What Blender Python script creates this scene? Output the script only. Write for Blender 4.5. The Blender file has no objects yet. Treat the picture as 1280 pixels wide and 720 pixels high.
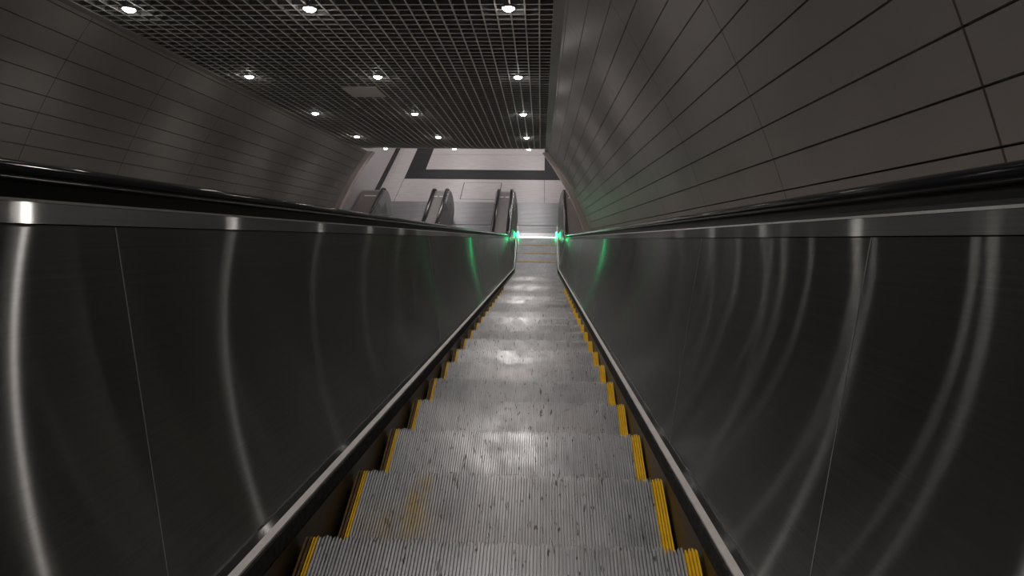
import bpy, math, random
from mathutils import Vector, Matrix
from math import sin, cos, tan, pi, radians, sqrt
random.seed(4)
SC = bpy.context.scene
COL = SC.collection

# ------------------------------------------------------------------ materials
def mat(name):
    m = bpy.data.materials.new(name); m.use_nodes = True
    nt = m.node_tree
    return m, nt, nt.nodes['Principled BSDF']

def simple(name, col, rough=.5, metal=0., spec=.5, noise=0., nscale=6.):
    m, nt, b = mat(name)
    b.inputs['Roughness'].default_value = rough
    b.inputs['Metallic'].default_value = metal
    b.inputs['Specular IOR Level'].default_value = spec
    if noise:
        tc = nt.nodes.new('ShaderNodeTexCoord')
        n = nt.nodes.new('ShaderNodeTexNoise'); n.inputs['Scale'].default_value = nscale; n.inputs['Detail'].default_value = 5
        r = nt.nodes.new('ShaderNodeValToRGB')
        r.color_ramp.elements[0].position = .3; r.color_ramp.elements[1].position = .7
        r.color_ramp.elements[0].color = tuple(c*(1-noise) for c in col)+(1,)
        r.color_ramp.elements[1].color = tuple(min(1, c*(1+noise)) for c in col)+(1,)
        nt.links.new(tc.outputs['Object'], n.inputs['Vector'])
        nt.links.new(n.outputs['Fac'], r.inputs['Fac'])
        nt.links.new(r.outputs['Color'], b.inputs['Base Color'])
    else:
        b.inputs['Base Color'].default_value = tuple(col)+(1,)
    return m

def emit(name, col, s):
    m, nt, b = mat(name)
    b.inputs['Base Color'].default_value = (.8, .8, .8, 1)
    b.inputs['Emission Color'].default_value = tuple(col)+(1,)
    b.inputs['Emission Strength'].default_value = s
    return m

def slope_coords(nt):
    """(x, distance down the slope, height square to it) of the shaded point"""
    geo = nt.nodes.new('ShaderNodeNewGeometry'); cx = nt.nodes.new('ShaderNodeCombineXYZ')
    for i, v in enumerate(((1, 0, 0), (0, .8660254, -.5), (0, .5, .8660254))):
        d = nt.nodes.new('ShaderNodeVectorMath'); d.operation = 'DOT_PRODUCT'; d.inputs[1].default_value = v
        nt.links.new(geo.outputs['Position'], d.inputs[0]); nt.links.new(d.outputs['Value'], cx.inputs[i])
    return cx.outputs[0]

def brushed(name, col, rough, aniso, tangent, bump=.0, lines=(40, 1.2, 160), haze=.15):
    """brushed metal; 'tangent' is the world direction ALONG the brush lines"""
    m, nt, b = mat(name)
    L = nt.links
    cv = nt.nodes.new('ShaderNodeCombineXYZ')
    for i in range(3): cv.inputs[i].default_value = tangent[i]
    sc = slope_coords(nt)
    mp = nt.nodes.new('ShaderNodeMapping'); mp.inputs['Scale'].default_value = lines
    n = nt.nodes.new('ShaderNodeTexNoise'); n.inputs['Scale'].default_value = 1.5; n.inputs['Detail'].default_value = 3
    r = nt.nodes.new('ShaderNodeValToRGB')
    r.color_ramp.elements[0].position = .25; r.color_ramp.elements[1].position = .75
    r.color_ramp.elements[0].color = tuple(c*.88 for c in col)+(1,)
    r.color_ramp.elements[1].color = tuple(min(1, c*1.1) for c in col)+(1,)
    L.new(sc, mp.inputs['Vector']); L.new(mp.outputs[0], n.inputs['Vector'])
    L.new(n.outputs['Fac'], r.inputs['Fac'])
    g = nt.nodes.new('ShaderNodeBsdfAnisotropic'); g.distribution = 'MULTI_GGX'
    g.inputs['Roughness'].default_value = rough; g.inputs['Anisotropy'].default_value = aniso
    L.new(cv.outputs[0], g.inputs['Tangent']); L.new(r.outputs['Color'], g.inputs['Color'])
    # a little even sheen of dust and fingerprints
    b.inputs['Metallic'].default_value = 1; b.inputs['Roughness'].default_value = .5
    L.new(r.outputs['Color'], b.inputs['Base Color'])
    mx = nt.nodes.new('ShaderNodeMixShader'); mx.inputs[0].default_value = haze
    L.new(g.outputs[0], mx.inputs[1]); L.new(b.outputs[0], mx.inputs[2])
    L.new(mx.outputs[0], nt.nodes['Material Output'].inputs['Surface'])
    if bump:
        n2 = nt.nodes.new('ShaderNodeTexNoise'); n2.inputs['Scale'].default_value = 1.3; n2.inputs['Detail'].default_value = 0
        bp = nt.nodes.new('ShaderNodeBump'); bp.inputs['Strength'].default_value = 1; bp.inputs['Distance'].default_value = bump
        L.new(sc, n2.inputs['Vector']); L.new(n2.outputs['Fac'], bp.inputs['Height']); L.new(bp.outputs[0], g.inputs['Normal'])
    return m

A30 = radians(30)
D = Vector((0, cos(A30), -sin(A30)))      # down the slope
NRM = Vector((0, sin(A30), cos(A30)))     # square to the slope

def step_material():
    m, nt, b = mat('worn_ribbed_aluminium')
    L = nt.links; N = nt.nodes.new
    b.inputs['Metallic'].default_value = .45
    geo = N('ShaderNodeNewGeometry')
    def noise(scale, mscale, detail=4, rough=.6):
        mp = N('ShaderNodeMapping'); mp.inputs['Scale'].default_value = mscale
        n = N('ShaderNodeTexNoise'); n.inputs['Scale'].default_value = scale; n.inputs['Detail'].default_value = detail; n.inputs['Roughness'].default_value = rough
        L.new(geo.outputs['Position'], mp.inputs['Vector']); L.new(mp.outputs[0], n.inputs['Vector']); return n
    def ramp(n, p0, p1, c0, c1):
        r = N('ShaderNodeValToRGB'); r.color_ramp.elements[0].position = p0; r.color_ramp.elements[1].position = p1
        r.color_ramp.elements[0].color = c0; r.color_ramp.elements[1].color = c1; L.new(n.outputs['Fac'], r.inputs['Fac']); return r
    def mix(fac, a, c):
        x = N('ShaderNodeMix'); x.data_type = 'RGBA'
        if hasattr(fac, 'is_output') or hasattr(fac, 'links'): L.new(fac, x.inputs['Factor'])
        L.new(a, x.inputs['A'])
        if isinstance(c, tuple): x.inputs['B'].default_value = c
        else: L.new(c, x.inputs['B'])
        return x.outputs['Result']
    base = ramp(noise(3, (1, 1, 1)), .3, .7, (.37, .37, .38, 1), (.52, .52, .53, 1)).outputs['Color']
    rib = ramp(noise(60, (6, .12, .12), 2), .3, .7, (.72, .72, .72, 1), (1.1, 1.1, 1.1, 1))
    mm = N('ShaderNodeMix'); mm.data_type = 'RGBA'; mm.blend_type = 'MULTIPLY'; mm.inputs['Factor'].default_value = 1
    L.new(base, mm.inputs['A']); L.new(rib.outputs['Color'], mm.inputs['B'])
    dirt = ramp(noise(26, (2.2, 1, 1), 3), .625, .69, (0, 0, 0, 1), (1, 1, 1, 1))
    c = mix(dirt.outputs['Color'], mm.outputs['Result'], (.07, .055, .05, 1))
    streak = ramp(noise(14, (4.5, .7, .7), 2), .67, .72, (0, 0, 0, 1), (.8, .8, .8, 1))
    c = mix(streak.outputs['Color'], c, (.05, .045, .045, 1))
    warm = ramp(noise(2.2, (1, 1, 1), 2), .55, .75, (0, 0, 0, 1), (.35, .35, .35, 1))
    c = mix(warm.outputs['Color'], c, (.36, .29, .27, 1))
    # a smear of yellow paint worn onto one tread
    def blob(center, rad, amount):
        vm = N('ShaderNodeVectorMath'); vm.operation = 'SUBTRACT'; vm.inputs[1].default_value = center
        L.new(geo.outputs['Position'], vm.inputs[0])
        vs = N('ShaderNodeVectorMath'); vs.operation = 'MULTIPLY'; vs.inputs[1].default_value = tuple(1/r for r in rad)
        L.new(vm.outputs[0], vs.inputs[0])
        ln = N('ShaderNodeVectorMath'); ln.operation = 'LENGTH'; L.new(vs.outputs[0], ln.inputs[0])
        mr = N('ShaderNodeMapRange'); mr.inputs['From Min'].default_value = 1.1; mr.inputs['From Max'].default_value = .3
        mr.inputs['To Min'].default_value = 0; mr.inputs['To Max'].default_value = amount
        L.new(ln.outputs['Value'], mr.inputs['Value'])
        k = N('ShaderNodeMath'); k.operation = 'MULTIPLY'
        L.new(mr.outputs[0], k.inputs[0]); nn = ramp(noise(20, (1, .6, .6), 2), .35, .55, (0, 0, 0, 1), (1, 1, 1, 1))
        L.new(nn.outputs['Color'], k.inputs[1]); return k.outputs[0]
    c = mix(blob(PAINT[0], (.05, .15, .2), .5), c, (.55, .36, .03, 1))
    c = mix(blob(PAINT[1], (.16, .10, .2), .22), c, (.5, .36, .08, 1))
    L.new(c, b.inputs['Base Color'])
    rr = ramp(noise(9, (1, 1, 1)), .35, .65, (.34, .34, .34, 1), (.50, .50, .50, 1)); L.new(rr.outputs['Color'], b.inputs['Roughness'])
    return m

# ------------------------------------------------------------------ geometry of the place
CAMZ = 8.24
HN = .7796
def TT(x, s, N):                         # x across, s down the slope, N above the step-nose line
    n = N-HN
    p = D*s+NRM*n
    return Vector((x, p.y, p.z+CAMZ))
NREF, SB, RB = .08, 15.0994, 1.5
T0 = SB-RB*tan(A30/2); T1 = T0+RB*A30
P0 = TT(0, T0, NREF); CEN = P0+NRM*RB
def C(t, x, N):                          # the same, following the bend into the level landing
    off = N-NREF
    if t <= T0: return TT(x, t, N)
    ph = min((t-T0)/RB, A30); th = A30-ph
    nr = Vector((0, sin(th), cos(th)))
    p = CEN-nr*(RB-off)
    if t > T1: p = p+Vector((0, t-T1, 0))
    return Vector((x, p.y, p.z))
YFLAT = CEN.y                            # y where the flat run starts
def t_of_y(y): return T1+(y-YFLAT)
def stations(a, b):
    ts = [a]
    for i in range(1, 16):
        t = T0+(T1-T0)*i/16
    arc = [T0+(T1-T0)*i/14 for i in range(15)]
    ts += [t for t in arc if a < t < b]
    ts.append(b); return ts

NOSE_Y0, PITCH = .961, .4062
def nose_z(y):
    lo, hi = -8, 20
    for _ in range(50):
        m = (lo+hi)/2
        if C(m, 0, 0).y < y: lo = m
        else: hi = m
    return C(lo, 0, 0).z
K_PAINT = 1
_zp = nose_z(NOSE_Y0+PITCH*K_PAINT)
PAINT = [(-.285, NOSE_Y0+PITCH*K_PAINT-.10, _zp), (-.33, NOSE_Y0+PITCH*K_PAINT-.2, _zp)]

# ------------------------------------------------------------------ mesh helpers
class MB:
    def __init__(s): s.v = []; s.f = []
    def add(s, vs, fs):
        o = len(s.v); s.v += [tuple(v) for v in vs]; s.f += [tuple(i+o for i in f) for f in fs]
    def box(s, x0, x1, y0, y1, z0, z1, fn=None):
        vs = [(x, y, z) for x in (x0, x1) for y in (y0, y1) for z in (z0, z1)]
        if fn: vs = [fn(*v) for v in vs]
        s.add(vs, [(0, 1, 3, 2), (4, 6, 7, 5), (0, 4, 5, 1), (2, 3, 7, 6), (0, 2, 6, 4), (1, 5, 7, 3)])
    def sweep(s, rings, closed=True, caps=True):
        n = len(rings[0]); vs = [v for r in rings for v in r]; fs = []
        for i in range(len(rings)-1):
            for j in range(n if closed else n-1):
                a, b_ = i*n+j, i*n+(j+1) % n
                fs.append((a, b_, b_+n, a+n))
        if closed and caps:
            fs.append(tuple(reversed(range(n)))); fs.append(tuple((len(rings)-1)*n+j for j in range(n)))
        s.add(vs, fs)
    def build(s, name, m, parent=None, smooth=False, bevel=0):
        me = bpy.data.meshes.new(name); me.from_pydata(s.v, [], s.f); me.update()
        import bmesh
        bm = bmesh.new(); bm.from_mesh(me); bmesh.ops.recalc_face_normals(bm, faces=bm.faces); bm.to_mesh(me); bm.free()
        me.materials.append(m)
        if smooth:
            for p in me.polygons: p.use_smooth = True
        o = bpy.data.objects.new(name, me); COL.objects.link(o)
        if smooth:
            me.set_sharp_from_angle(angle=radians(40))
        if bevel:
            bv = o.modifiers.new('bevel', 'BEVEL'); bv.width = bevel; bv.segments = 2; bv.limit_method = 'ANGLE'
        if parent: o.parent = parent
        return o

def empty(name, label, cat, loc=(0, 0, 0), group=None):
    o = bpy.data.objects.new(name, None); COL.objects.link(o); o.location = loc; o.empty_display_size = .2
    o['label'] = label; o['category'] = cat
    if group: o['group'] = group
    return o
def child(o, parent):                     # parent keeping the world position
    o.parent = parent; o.matrix_parent_inverse = Matrix.Translation(-Vector(parent.location)); return o
def struct(o): o['kind'] = 'structure'; return o

def prof_sweep(mb, pts, a, b, sub=None):
    """closed profile [(x, N)] swept along the escalator run from t=a to t=b"""
    ts = stations(a, b)
    mb.sweep([[C(t, x, N) for x, N in pts] for t in ts])

# ------------------------------------------------------------------ materials used
M_panel = brushed('brushed_stainless_panel', (.25, .25, .245), .15, .925, D, bump=.0004, haze=.14)
M_trim = brushed('brushed_stainless_trim', (.25, .25, .245), .19, .90, D, haze=.15)
M_deck = simple('satin_grey_deck', (.20, .18, .18), .42, .35, .3, noise=.06)
M_outer_deck = simple('satin_brown_grey_deck', (.20, .165, .155), .4, .35, .3, noise=.06)
M_newel = simple('satin_newel_skin', (.27, .26, .26), .38, .45, .35, noise=.05)
M_ledge = simple('satin_aluminium_ledge', (.72, .68, .66), .42, .6, noise=.08, nscale=14)
M_bead = simple('polished_bead', (.8, .8, .8), .25, 1)
M_rubber = simple('black_handrail_rubber', (.010, .010, .011), .10, 0, .18)
M_black = simple('black_plinth', (.012, .012, .012), .5, 0, .4)
M_brush = simple('dusty_black_brush', (.022, .021, .02), .9, 0, .2, noise=.7, nscale=60)
M_skirt = simple('dark_skirt_steel', (.05, .043, .036), .4, .8, noise=.25, nscale=3)
M_step = step_material()
M_riser = simple('dark_step_underside', (.05, .05, .05), .6, .5)
M_yellow = simple('worn_yellow_paint', (.80, .50, .015), .38, 0, .5, noise=.12, nscale=30)
M_grime = simple('grimy_yellow_paint', (.10, .055, .012), .6, 0, .3, noise=.5, nscale=40)
M_glint = simple('painted_lamp_glint', (.85, .83, .82), .5)  # pale colour standing in for a hall lamp's reflection on the decks
M_seam = simple('dull_seam_metal', (.45, .44, .43), .4, .7)
M_comb = simple('comb_aluminium', (.62, .62, .63), .3, 1)
M_plate = brushed('landing_plate_metal', (.44, .44, .45), .36, .5, (1, 0, 0), lines=(1, 14, 14), haze=.4)
M_platerib = simple('dark_plate_grooves', (.20, .20, .205), .45, .5, .3)
M_wallring = simple('rose_grey_aluminium_edge', (.80, .70, .67), .5, .0, noise=.06)
M_green = emit('green_led', (.02, 1, .28), 22)
M_gap = emit('white_led', (.80, 1, .86), 4.0)
M_lens = emit('downlight_lens', (1, .95, .9), 40)
M_housing = simple('downlight_housing', (.5, .5, .5), .3, .9)
M_slat = simple('grey_ceiling_slat', (.34, .335, .33), .5, .0)
M_cap = simple('lit_slat_edge_tint', (.95, .94, .93), .5)  # paler than the slats: light on their undersides put into the colour
M_plenum = simple('black_plenum', (.06, .06, .06), .9)
M_border = simple('grey_ceiling_border', (.42, .415, .41), .5, .0)
M_access = simple('grey_access_panel', (.80, .77, .75), .5)
M_white = simple('hall_white_wall', (.52, .49, .49), .45, noise=.03, nscale=2)
M_blackstone = simple('black_floor_stone', (.016, .016, .019), .5, 0, .2, noise=.2, nscale=4)
M_base = simple('black_baseboard', (.012, .012, .014), .5, 0, .2)
M_joint = simple('dark_joint', (.06, .055, .055), .8)
M_dark = simple('black_joint', (.006, .006, .006), .9)

def wall_material():
    m, nt, b = mat('grey_green_enamel_wall'); L = nt.links; N = nt.nodes.new
    geo = N('ShaderNodeNewGeometry')
    # distance down the slope
    dp = N('ShaderNodeVectorMath'); dp.operation = 'DOT_PRODUCT'; dp.inputs[1].default_value = tuple(D)
    L.new(geo.outputs['Position'], dp.inputs[0])
    def math_(op, a, v2=None, v1=None):
        k = N('ShaderNodeMath'); k.operation = op
        if v1 is not None: k.inputs[0].default_value = v1
        if a is not None: L.new(a, k.inputs[0])
        if v2 is not None: k.inputs[1].default_value = v2
        return k.outputs[0]
    # s = dot(P,D) - CAMZ*D.z ; seams at s = 1.50 + 1.29 k
    s = math_('ADD', dp.outputs['Value'], -CAMZ*D.z-1.50+12.9)
    fr = math_('MODULO', s, 1.29)
    seam = math_('LESS_THAN', fr, .008)
    n = N('ShaderNodeTexNoise'); n.inputs['Scale'].default_value = 1.4; n.inputs['Detail'].default_value = 5; n.inputs['Roughness'].default_value = .6
    L.new(geo.outputs['Position'], n.inputs['Vector'])
    r = N('ShaderNodeValToRGB'); r.color_ramp.elements[0].position = .35; r.color_ramp.elements[1].position = .65
    r.color_ramp.elements[0].color = (.30, .285, .265, 1); r.color_ramp.elements[1].color = (.345, .325, .30, 1)
    L.new(n.outputs['Fac'], r.inputs['Fac'])
    x = N('ShaderNodeMix'); x.data_type = 'RGBA'; L.new(seam, x.inputs['Factor']); L.new(r.outputs['Color'], x.inputs['A']); x.inputs['B'].default_value = (.10, .075, .065, 1)
    L.new(x.outputs['Result'], b.inputs['Base Color'])
    b.inputs['Roughness'].default_value = .42
    b.inputs['Specular IOR Level'].default_value = .5
    return m
M_vault = wall_material()

# ------------------------------------------------------------------ tunnel vault (walls)
CX = -1.761
def half(N): n = N-HN; return -2.733+sqrt(36-(n+1.823)**2)
JN = [.225, .359, .492, .625, .761, .900, 1.04, 1.18, 1.336, 1.49, 1.65, 1.815]
JN = [.225-.134*k for k in range(7, 0, -1)]+JN
JN = [j+HN for j in JN]
S_A, S_E = -6.0, 13.93
def wall_side(side, name):
    prof = []
    Ns = sorted([-.9]+JN+[2.66]); g = .0032
    def pt(N, out=0.): return (CX+side*(half(N)+out), N)
    for i in range(len(Ns)-1):
        a, b_ = Ns[i], Ns[i+1]
        a2 = a+(g if i else 0); b2 = b_-(g if i < len(Ns)-2 else 0)
        for k in range(4): prof.append(pt(a2+(b2-a2)*k/3))
        if i < len(Ns)-2: prof += [pt(b2, .03), pt(b_+g, .03)]
    inner = [[TT(x, s, N) for x, N in prof] for s in (S_A, S_E)]
    outer = [(CX+side*(half(N)+.12), N) for N in (2.66, 2.0, 1.3, .6, -.1, -.9)]
    mb = MB(); full = prof+outer
    mb.sweep([[TT(x, s, N) for x, N in full] for s in (S_A, S_E)])
    return struct(mb.build(name, M_vault))
wall_side(1, 'wall_right'); wall_side(-1, 'wall_left')

def ring(side, name):
    Ns = [-.6+(2.66+.6)*i/24 for i in range(25)]
    inn = [(CX+side*(half(N)-.12), N) for N in Ns]; out = [(CX+side*(half(N)+.16), N) for N in reversed(Ns)]
    mb = MB(); mb.sweep([[TT(x, s, N) for x, N in inn+out] for s in (S_E-.10, S_E+.10)])
    return struct(mb.build(name, M_wallring))
ring(1, 'trim_1'); ring(-1, 'trim_2')

# ------------------------------------------------------------------ ceiling of open cells
HC = 1.8501+HN
SCV, RCV = 12.0, 16.0
def CE(x, s, up=0.):                      # point on the ceiling plane, 'up' above it
    if s <= SCV: return TT(x, s, HC+up)
    ph = (s-SCV)/RCV; th = A30-ph
    p0 = TT(0, SCV, HC); c = p0+NRM*RCV
    nr = Vector((0, sin(th), cos(th)))
    p = c-nr*(RCV-up)
    return Vector((x, p.y, p.z))
CE_END = 15.2
CS = [S_A]+[SCV+i*.2 for i in range(17)]
CS = [s for s in CS if s < CE_END]+[CE_END]
XL, XR = CX-1.93, CX+1.93
mb = MB()
nlong = 33; cell = (XR-XL)/nlong
for i in range(nlong+1):
    x = XL+i*cell
    mb.sweep([[CE(x-.0055, s, 0), CE(x+.0055, s, 0), CE(x+.0055, s, .06), CE(x-.0055, s, .06)] for s in CS])
ceiling = struct(mb.build('ceiling', M_slat))
mb = MB(); s = S_A+.05
while s < CE_END:
    mb.sweep([[CE(XL, s-.003, .004), CE(XL, s+.003, .004), CE(XL, s+.003, .058), CE(XL, s-.003, .058)], [CE(XR, s-.003, .004), CE(XR, s+.003, .004), CE(XR, s+.003, .058), CE(XR, s-.003, .058)]])
    s += .1165
o = mb.build('cross_slats', M_slat, ceiling)
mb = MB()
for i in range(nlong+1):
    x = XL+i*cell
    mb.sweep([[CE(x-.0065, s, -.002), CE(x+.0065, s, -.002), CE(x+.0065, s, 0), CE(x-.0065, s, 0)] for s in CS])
mb.build('lit_edge_caps', M_cap, ceiling)  # caps added to paint light along the slat undersides
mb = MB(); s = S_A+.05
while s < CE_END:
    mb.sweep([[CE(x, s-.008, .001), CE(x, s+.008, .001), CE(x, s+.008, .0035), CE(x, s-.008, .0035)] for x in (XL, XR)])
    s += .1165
mb.build('lit_cross_edge_caps', M_cap, ceiling)  # same painted light under the cross slats
mb = MB()
mb.sweep([[CE(XL-.3, s, .30), CE(XR+.3, s, .30), CE(XR+.3, s, .34), CE(XL-.3, s, .34)] for s in CS])
mb.build('plenum', M_plenum, ceiling)
for sd in (-1, 1):
    mb = MB(); x0, x1 = CX+sd*1.925, CX+sd*2.035
    mb.sweep([[CE(x0, s, -.008), CE(x1, s, -.008), CE(x1, s, .30), CE(x0, s, .30)] for s in CS])
    mb.build('border_strip', M_border, ceiling)

mb = MB()
mb.box(-2.40, -1.965, 7.80, 8.31, -.022, -.006, fn=lambda x, s, u: CE(x, s, u))
ap = mb.build('access_panel', M_access)
ap['label'] = 'flat grey access panel set in the open cell ceiling grid'; ap['category'] = 'ceiling panel'

ROWX = [-3.4132+.096, -1.9049+.096, -.2897+.096]
def downlight():
    root = empty('ceiling_downlight', '', 'ceiling light')
    n = 20; mb = MB(); rings = []
    for (r, z) in ((.060, 0), (.060, .05), (.045, .05), (.045, .012), (.052, -.004), (.060, 0)):
        rings.append([(r*cos(2*pi*i/n), r*sin(2*pi*i/n), z) for i in range(n)])
    mb.sweep(rings, caps=False)
    mb.build('trim_ring', M_housing, root, smooth=True)
    mb = MB(); mb.sweep([[(q*cos(2*pi*i/n), q*sin(2*pi*i/n), z) for i in range(n)] for q, z in ((.045, .010), (.045, -.004), (.040, -.012), (.028, -.020), (.012, -.024))])
    mb.build('lens', M_lens, root, smooth=True)
    return root
proto_dl = None
names_row = ['left row', 'middle row', 'right row']
order = ['lowest', 'second lowest', 'third lowest', 'fourth lowest', 'highest visible']
for r in range(3):
    for i in range(-4, 5):
        s = 5.1614+i*2.1367
        if proto_dl is None:
            proto_dl = downlight(); d = proto_dl

        else:
            d = proto_dl.copy(); COL.objects.link(d)
            for ch in proto_dl.children:
                c = ch.copy(); COL.objects.link(c); c.parent = d
        d.location = CE(ROWX[r], s, -.012)
        th = A30-max(0, s-SCV)/RCV
        d.rotation_euler = (-th, 0, 0)
        ld = bpy.data.lights.new('downlight_lamp', 'SPOT'); ld.energy = (15, 40, 38 if i >= 0 else 25)[r]; ld.shadow_soft_size = .014
        ld.spot_size = radians(138); ld.spot_blend = 1; ld.color = (1, .94, .895)
        lo = bpy.data.objects.new('downlight_lamp', ld); COL.objects.link(lo); lo.parent = d; lo.location = (0, 0, -.042)
        if i >= 0:
            d['label'] = f'{order[4-i]} round downlight of the {names_row[r]} in the open cell ceiling'
            d['group'] = 'round downlights in the ceiling grid'
        else:
            d['label'] = f'round ceiling downlight above the top of the photo, {names_row[r]}'
            d['group'] = f'downlights beyond the picture top, {names_row[r]}'

# ------------------------------------------------------------------ steps
HW = .5075
def rib_profile(x0, x1, pitch=.00906):
    """teeth across the step: list of (x, h)"""
    n = max(1, round((x1-x0)/pitch)); p = (x1-x0)/n; out = []
    for i in range(n):
        a = x0+i*p
        out += [(a, -.011), (a+p*.40, -.011), (a+p*.46, 0), (a+p*.94, 0)]
        if i == n-1: out.append((x1, -.011))
    return out
def step_path(rise=.24, y_start=-.402, y_end=-.0):
    pts = [(y_start, 0, 0, 1), (y_end-.006, 0, 0, 1), (y_end-.001, -.003, .7, .7)]
    for k in range(1, 6):
        a = k/5; pts.append((y_end-.02*sin(a*pi/2)-.03*a*a, -.004-(rise-.004)*a, 1, .0))
    return pts
def ribbed(x0, x1, path):
    prof = rib_profile(x0, x1)
    rnd = random.Random(3); jit = {}
    def j(i): return jit.setdefault((i+1)//4, rnd.choice((-.006, -.003, 0, .002, .0035)))
    return [[(x, y+h*ny+(j(i) if abs(y) < .05 else 0), z+h*nz) for i, (x, h) in enumerate(prof)] for (y, z, ny, nz) in path]
def make_step():
    root = MB()
    root.sweep(ribbed(-HW+.0365, HW-.0365, step_path()), closed=False)
    o = root.build('step', M_step)
    for a, b_, m in ((-HW+.0215, -HW+.0365, M_yellow), (-HW, -HW+.0215, M_grime), (HW-.0365, HW, M_yellow)):
        ye = MB(); ye.sweep(ribbed(a, b_, step_path()[:4]), closed=False)
        ye.build('side_marking', m, o)
    bk = MB(); bk.sweep(ribbed(-HW+.037, HW-.037, [(-.402, .0006, 0, 1), (-.366, .0006, 0, 1)]), closed=False)
    bk.build('rear_marking', M_yellow, o)
    bd = MB()
    prof = [(-.40, -.012), (-.012, -.012), (-.035, -.12), (-.062, -.235), (-.30, -.235), (-.39, -.15)]
    bd.sweep([[(x, y, z) for y, z in prof] for x in (-HW+.001, HW-.001)])
    bd.build('step_body', M_riser, o)
    return o
STEP = None

# ------------------------------------------------------------------ one escalator
Y_COMB = 14.344
Y_NC, R_N = 15.31, .40                    # centre and radius of the rounded newel end
def zfl(N): return C(T1+.5, 0, N).z       # level of N on the flat
def handrail_ring(center, tan_, nrm):
    w, h = .040, .017
    out = []
    for k in range(20):
        a = 2*pi*k/20
        ca, sa = cos(a), sin(a)
        x = w*(abs(ca)**.62)*(1 if ca >= 0 else -1); y = h*(abs(sa)**.75)*(1 if sa >= 0 else -1)
        out.append(center+Vector((x, 0, 0))+nrm*y)
    return out
def handrail(x):
    mb = MB(); rings = []; NH = .869
    for t in stations(-6, t_of_y(Y_NC)):
        p = C(t, x, NH); ph = min(max(0, (t-T0)/RB), A30); th = A30-ph
        rings.append(handrail_ring(p, None, Vector((0, sin(th), cos(th)))))
    zc = zfl(NH)-R_N
    for k in range(1, 25):
        a = pi/2-pi*1.02*k/24
        nr = Vector((0, cos(a), sin(a)))
        rings.append(handrail_ring(Vector((x, Y_NC, zc))+nr*R_N, None, nr))
    mb.sweep(rings); return mb

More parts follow.
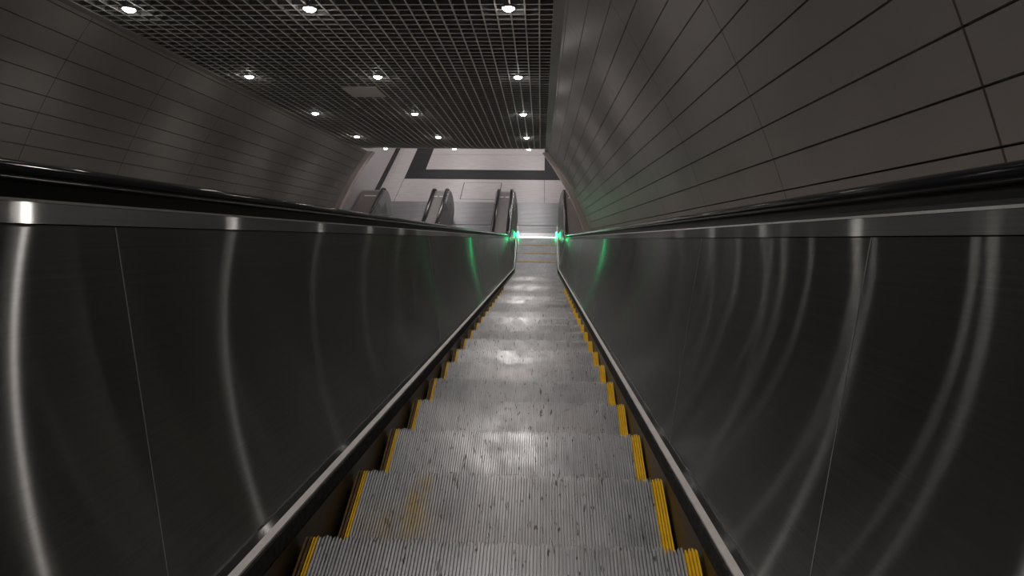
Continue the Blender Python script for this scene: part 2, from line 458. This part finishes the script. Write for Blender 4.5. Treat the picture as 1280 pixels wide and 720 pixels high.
def escalator(ox, label, left_w, right_w, has_left_deck=True):
    global STEP
    root = empty('escalator', label, 'escalator', (ox, YFLAT, 0), 'escalators side by side in the tunnel')
    def put(mb, name, m, **k):
        o = mb.build(name, m, **k); o.location.x = ox
        return child(o, root)
    tend = t_of_y(Y_NC)
    tcomb = t_of_y(Y_COMB)
    ta = -6
    for sd in (-1, 1):
        # inner panels with open seams
        seams = [-6, -4.95, -1.95, 1.045, 4.05, 7.05, 10.05, 13.2] if sd < 0 else [-6, -4.95, -1.95, 1.045, 2.12, 5.3, 8.3, 11.3]
        seams = seams+[tend+.02]
        for a, b_ in zip(seams[:-1], seams[1:]):
            mb = MB(); g = .0009
            prof_sweep(mb, [(sd*.549, .099), (sd*.6315, .7902), (sd*.6445, .7902), (sd*.562, .099)], a+g, b_-g)
            put(mb, 'inner_panel', M_panel)
            if a > -6:
                mb = MB(); prof_sweep(mb, [(sd*.5486, .1), (sd*.6311, .7898), (sd*.6345, .7898), (sd*.552, .1)], a-.0011, a+.0011)
                put(mb, 'panel_seam_strip', M_seam)
        # sloping trim above the panels
        mb = MB(); prof_sweep(mb, [(sd*.6300, .7920), (sd*.653, .8235), (sd*.655, .8265), (sd*.664, .8265), (sd*.664, .7945)], ta, tend+.02)
        put(mb, 'upper_trim', M_trim)
        mb = MB(); prof_sweep(mb, [(sd*.6525, .8240), (sd*.6540, .8285), (sd*.662, .8285), (sd*.662, .8240)], ta, tend+.02)
        put(mb, 'edge_bead', M_bead)
        # backing that makes the shadow joints black
        mb = MB(); prof_sweep(mb, [(sd*.570, .06), (sd*.653, .7945), (sd*.665, .7945), (sd*.665, .06)], ta, tend)
        put(mb, 'panel_backing', M_dark)
        # lower edge: bead, dark slope, bright ledge
        mb = MB(); prof_sweep(mb, [(sd*.5440, .0965), (sd*.5455, .0995), (sd*.552, .0995), (sd*.552, .0965)], ta, tcomb+.5)
        put(mb, 'panel_foot_bead', M_bead)
        mb = MB(); prof_sweep(mb, [(sd*.5460, .0975), (sd*.5330, .0835), (sd*.5330, .060), (sd*.560, .060), (sd*.560, .0975)], ta, tcomb+.5)
        put(mb, 'lower_trim', M_trim)
        mb = MB(); prof_sweep(mb, [(sd*.5340, .0835), (sd*.5150, .0800), (sd*.5150, .0740), (sd*.5340, .0640)], ta, tcomb+.5)
        put(mb, 'ledge', M_ledge)
        # black deflector brush and skirt
        mb = MB(); prof_sweep(mb, [(sd*.5155, .0740), (sd*.5110, .0700), (sd*.5105, .0280), (sd*.5150, .0150), (sd*.5300, .0150), (sd*.5300, .0740)], ta, tcomb-.05)
        put(mb, 'skirt_brush', M_brush)
        mb = MB(); prof_sweep(mb, [(sd*.5150, .0640), (sd*.5150, -.32), (sd*.5250, -.32), (sd*.5250, .0640)], ta, tcomb+.5)
        put(mb, 'skirt_panel', M_skirt)
        # plinth and handrail
        mb = MB(); prof_sweep(mb, [(sd*.676, .8265), (sd*.683, .862), (sd*.727, .862), (sd*.734, .8265)], ta, tend)
        put(mb, 'handrail_guide', M_black)
        put(handrail(sd*.705), 'handrail', M_rubber, smooth=True)
    # decks: the flat cover outside each handrail
    for sd, w, on in ((-1, left_w, has_left_deck), (1, right_w, True)):
        mb = MB(); x0, x1 = sd*.664, sd*w
        prof_sweep(mb, [(x0, .826), (x1, .826), (x1, .806), (x0, .806)], ta, tend)
        put(mb, 'deck', M_deck if w < 1 else M_outer_deck)
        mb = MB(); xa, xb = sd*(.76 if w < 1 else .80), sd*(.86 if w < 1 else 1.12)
        zt_ = zfl(.826); mb.box(xa, xb, 15.00, 15.06, zt_-.004, zt_+.004); put(mb, 'deck_painted_glint', M_glint)  # added pale strip, a lamp reflection painted on the deck
        # closed newel body with rounded end
        mb = MB(); zc = zfl(.869)-R_N; rr = R_N-.048
        out = [(Y_COMB+.3, -.02), (14.97, -.02), (15.00, zc-rr-.05), (15.06, zc-rr)]
        out += [(Y_NC+rr*cos(a), zc+rr*sin(a)) for a in [(-90+180*k/20)*pi/180 for k in range(0, 21)]]
        out += [(Y_COMB+.3, zc+rr)]
        zlow, zhi = zfl(.099), zfl(.7895)
        def inner(z): f_ = min(1, max(0, (z-zlow)/(zhi-zlow))); return .5475+.0825*f_
        if sd*w < 0 or True:
            mb.sweep([[(sd*inner(z), y, z) for y, z in out], [(sd*max(w, .70), y, z) for y, z in out]])
        put(mb, 'newel', M_newel)
    # steps
    k = -6
    while True:
        y = NOSE_Y0+PITCH*k
        if y > Y_COMB-.02+.40: break
        if STEP is None: STEP = make_step(); o = STEP
        else:
            o = STEP.copy(); COL.objects.link(o)
            for ch in STEP.children:
                c = ch.copy(); COL.objects.link(c); c.parent = o
        o.location = (ox, y, nose_z(y))
        if k >= 19:                                     # paint worn off the sides
            for c in o.children:
                if c.name.startswith('side_marking'):
                    c.material_slots[0].link = 'OBJECT'; c.material_slots[0].material = M_step
        child(o, root); k += 1
    # comb plate, LED comb light, landing plate
    z0 = zfl(0)
    mb = MB(); n = 56; prof = []
    for i in range(n):
        a = -HW+2*HW*i/n; p = 2*HW/n
        mb.box(a+p*.25, a+p*.75, Y_COMB-.02, Y_COMB+.03, z0-.006, z0+.006)
    mb.sweep([[(x, Y_COMB+.02, z0+.001), (x, Y_COMB+.20, z0+.022), (x, Y_COMB+.20, z0-.03), (x, Y_COMB+.02, z0-.03)] for x in (-.512, .512)])
    put(mb, 'comb_plate', M_comb)
    mb = MB(); mb.box(-.475, .475, Y_COMB-.012, Y_COMB+.010, z0+.0065, z0+.016)
    if ox == 0:
        put(mb, 'comb_light', M_gap)
        for sd in (-1, 1):
            mb = MB(); mb.box(sd*.490, sd*.512, Y_COMB-.03, Y_COMB+.10, z0+.010, z0+.115)
            o = put(mb, 'green_marker_light', M_green); o['label'] = 'glowing green comb marker light'
    mb = MB(); mb.box(-.60, .60, Y_COMB+.20, 14.98, -.03, .012)
    x2 = .84
    mb.box(-x2, x2, 15.00, 16.34, -.03, .012)
    # shallow crosswise grooves
    y = Y_COMB+.26
    put(mb, 'landing_plate', M_plate, bevel=.002)
    mb = MB()
    while y < 16.3:
        xx = .56 if y < 15.0 else .80
        mb.box(-xx, xx, y, y+.016, .012, .0145); y += .058
    put(mb, 'plate_grooves', M_platerib)
    return root

OUT = 3.02
escalator(0, 'nearest stainless steel escalator running down the middle of the view', .8805, 1.235)
escalator(-1.761, 'middle escalator of the three, seen only at its landing left of the nearest one', .8805, .8805)
escalator(-3.522, 'leftmost of the three escalators, its landing end beside the left wall', 1.235, .8805)

# ------------------------------------------------------------------ lower hall
def box_obj(name, x0, x1, y0, y1, z0, z1, m, bevel=0):
    mb = MB(); mb.box(x0, x1, y0, y1, z0, z1); return mb.build(name, m, bevel=bevel)
def floor_material():
    m, nt, b = mat('pale_polished_floor_stone'); L = nt.links; N = nt.nodes.new
    tc = N('ShaderNodeTexCoord')
    mp = N('ShaderNodeMapping'); mp.inputs['Scale'].default_value = (1, 5, 1)
    n = N('ShaderNodeTexNoise'); n.inputs['Scale'].default_value = 3; n.inputs['Detail'].default_value = 6
    r = N('ShaderNodeValToRGB'); r.color_ramp.elements[0].position = .3; r.color_ramp.elements[1].position = .7
    r.color_ramp.elements[0].color = (.50, .46, .46, 1); r.color_ramp.elements[1].color = (.60, .56, .565, 1)
    L.new(tc.outputs['Object'], mp.inputs[0]); L.new(mp.outputs[0], n.inputs['Vector']); L.new(n.outputs['Fac'], r.inputs['Fac'])
    L.new(r.outputs['Color'], b.inputs['Base Color']); b.inputs['Roughness'].default_value = .28
    return m
M_floor = floor_material()
HX0, HX1 = CX-3.06, CX+3.06
floor = struct(box_obj('floor', HX0-.3, HX1+.3, 11.0, 27.0, -.5, 0, M_floor))
# cut where the escalators run is hidden below: keep floor only from the combs on
for v in floor.data.vertices:
    if v.co.y < 12: v.co.y = Y_COMB+.19
def inlay(x0, x1, y0, y1, m, name, z=.0015):
    o = box_obj(name, x0, x1, y0, y1, -.004, z, m); o.parent = floor; return o
BL, BR = CX-2.45, CX+2.45
inlay(BL, BR, 17.93, 18.66, M_blackstone, 'black_band')
inlay(BL, BL+.57, 18.66, 23.4, M_blackstone, 'black_band')
inlay(CX+1.94, BR, 18.66, 23.4, M_blackstone, 'black_band')
inlay(BL, BR, 23.4, 24.1, M_blackstone, 'black_band')
for x in (CX+1.94, BL):
    inlay(x-.006, x+.006, 16.34, 17.93, M_joint, 'tile_joint')
for y in (16.36, ):
    inlay(HX0, HX1, y-.008, y+.008, M_joint, 'tile_joint', .002)
for y in (19.9, 21.1, 22.3):
    inlay(BL+.57, CX+1.94, y-.004, y+.004, M_joint, 'tile_joint')
# access hatch
mb = MB()
hx0, hx1, hy0, hy1 = -2.30, -1.13, 16.55, 17.70
for a in ((hx0, hx0+.022, hy0, hy1), (hx1-.022, hx1, hy0, hy1), (hx0, hx1, hy1-.012, hy1), (hx0, hx1, hy0, hy0+.012)):
    mb.box(*a, -.004, .004)
h = mb.build('floor_hatch', M_joint)
h['label'] = 'square floor hatch with dark seams beyond the middle escalator landing'; h['category'] = 'hatch'
mb = MB(); mb.box(hx0+.022, hx1-.022, hy0+.012, hy1-.012, -.004, .003); mb.build('cover_plate', M_floor, h)

struct(box_obj('wall_hall_left', HX0-.12, HX0, 11.2, 27.0, 0, 3.5, M_white))
struct(box_obj('wall_hall_right', HX1, HX1+.12, 11.2, 27.0, 0, 3.5, M_white))
struct(box_obj('wall_far', HX0-.12, HX1+.12, 27.0, 27.12, 0, 3.5, M_white))
struct(box_obj('baseboard_left', HX0, HX0+.02, 14.4, 27.0, 0, .22, M_base))
struct(box_obj('baseboard_right', HX1-.015, HX1, 14.4, 27.0, 0, .15, M_base))
hall_c = struct(box_obj('ceiling_hall', HX0-.12, HX1+.12, 14.3, 27.12, 3.5, 3.6, M_white))
pe = CE(0, CE_END, .3)
struct(box_obj('wall_header', HX0-.12, HX1+.12, pe.y+.01, pe.y+.11, CE(0, CE_END, 0).z-.03, 3.6, M_border))
# close the gap between the vault's end and the hall walls
for sd in (-1, 1):
    Ns = [-.6+(2.66+.6)*i/16 for i in range(17)]
    mb = MB(); inn = [(CX+sd*(half(N)+.15), N) for N in Ns]
    out = [(CX+sd*3.15, N) for N in reversed(Ns)]
    mb.sweep([[TT(x, s, N) for x, N in inn+out] for s in (S_E-.02, S_E+.02)])
    struct(mb.build('wall_return_%s' % ('left' if sd < 0 else 'right'), M_wallring))

M_tube = emit('hall_luminaire', (1, .955, .95), 24)
for i, (x, y) in enumerate([(x, y) for y in (16.9, 19.6, 22.4, 25.2) for x in (CX-1.5, CX+1.5)]):
    e = empty('ceiling_luminaire', 'long white luminaire on the lower hall ceiling', 'ceiling light', (x, y, 3.5), 'luminaires on the lower hall ceiling')
    mb = MB(); mb.box(-.62, .62, -.16, .16, -.05, 0); mb.build('luminaire_frame', M_housing, e)
    mb = MB(); mb.box(-.58, .58, -.12, .12, -.058, -.05); mb.build('diffuser', M_tube, e)

# shaft floor under the escalators so that nothing is open below
mb = MB()
mb.box(HX0-.2, HX1+.2, S_A, 14.6, -.75, -.70, fn=lambda x, s, N: TT(x, s, N))
struct(mb.build('floor_shaft', M_plenum))

# ------------------------------------------------------------------ camera, world
psi, p, r, f = .05397909, .60130686, -.01322408, 783.121
fw = Vector((-sin(psi)*cos(p), cos(psi)*cos(p), -sin(p))); rt = Vector((cos(psi), sin(psi), 0)); up = rt.cross(fw)
rt2 = rt*cos(r)+up*sin(r); up2 = up*cos(r)-rt*sin(r)
cam = bpy.data.cameras.new('camera'); co = bpy.data.objects.new('camera', cam); COL.objects.link(co)
cam.sensor_width = 36; cam.lens = f/1280*36; cam.clip_start = .02
co.matrix_world = Matrix(((rt2.x, up2.x, -fw.x, .096), (rt2.y, up2.y, -fw.y, 0), (rt2.z, up2.z, -fw.z, CAMZ), (0, 0, 0, 1)))
SC.camera = co
w = bpy.data.worlds.new('world'); SC.world = w; w.use_nodes = True
w.node_tree.nodes['Background'].inputs['Color'].default_value = (.5, .5, .55, 1)
w.node_tree.nodes['Background'].inputs['Strength'].default_value = .06
vs = SC.view_settings
vs.view_transform = 'Standard'; vs.look = 'None'; vs.exposure = 0; vs.gamma = 1; vs.use_curve_mapping = False
cy = SC.cycles
cy.use_denoising = True; cy.max_bounces = 10; cy.diffuse_bounces = 4; cy.glossy_bounces = 6
cy.sample_clamp_indirect = 4; cy.blur_glossy = .1
cy.use_light_tree = True
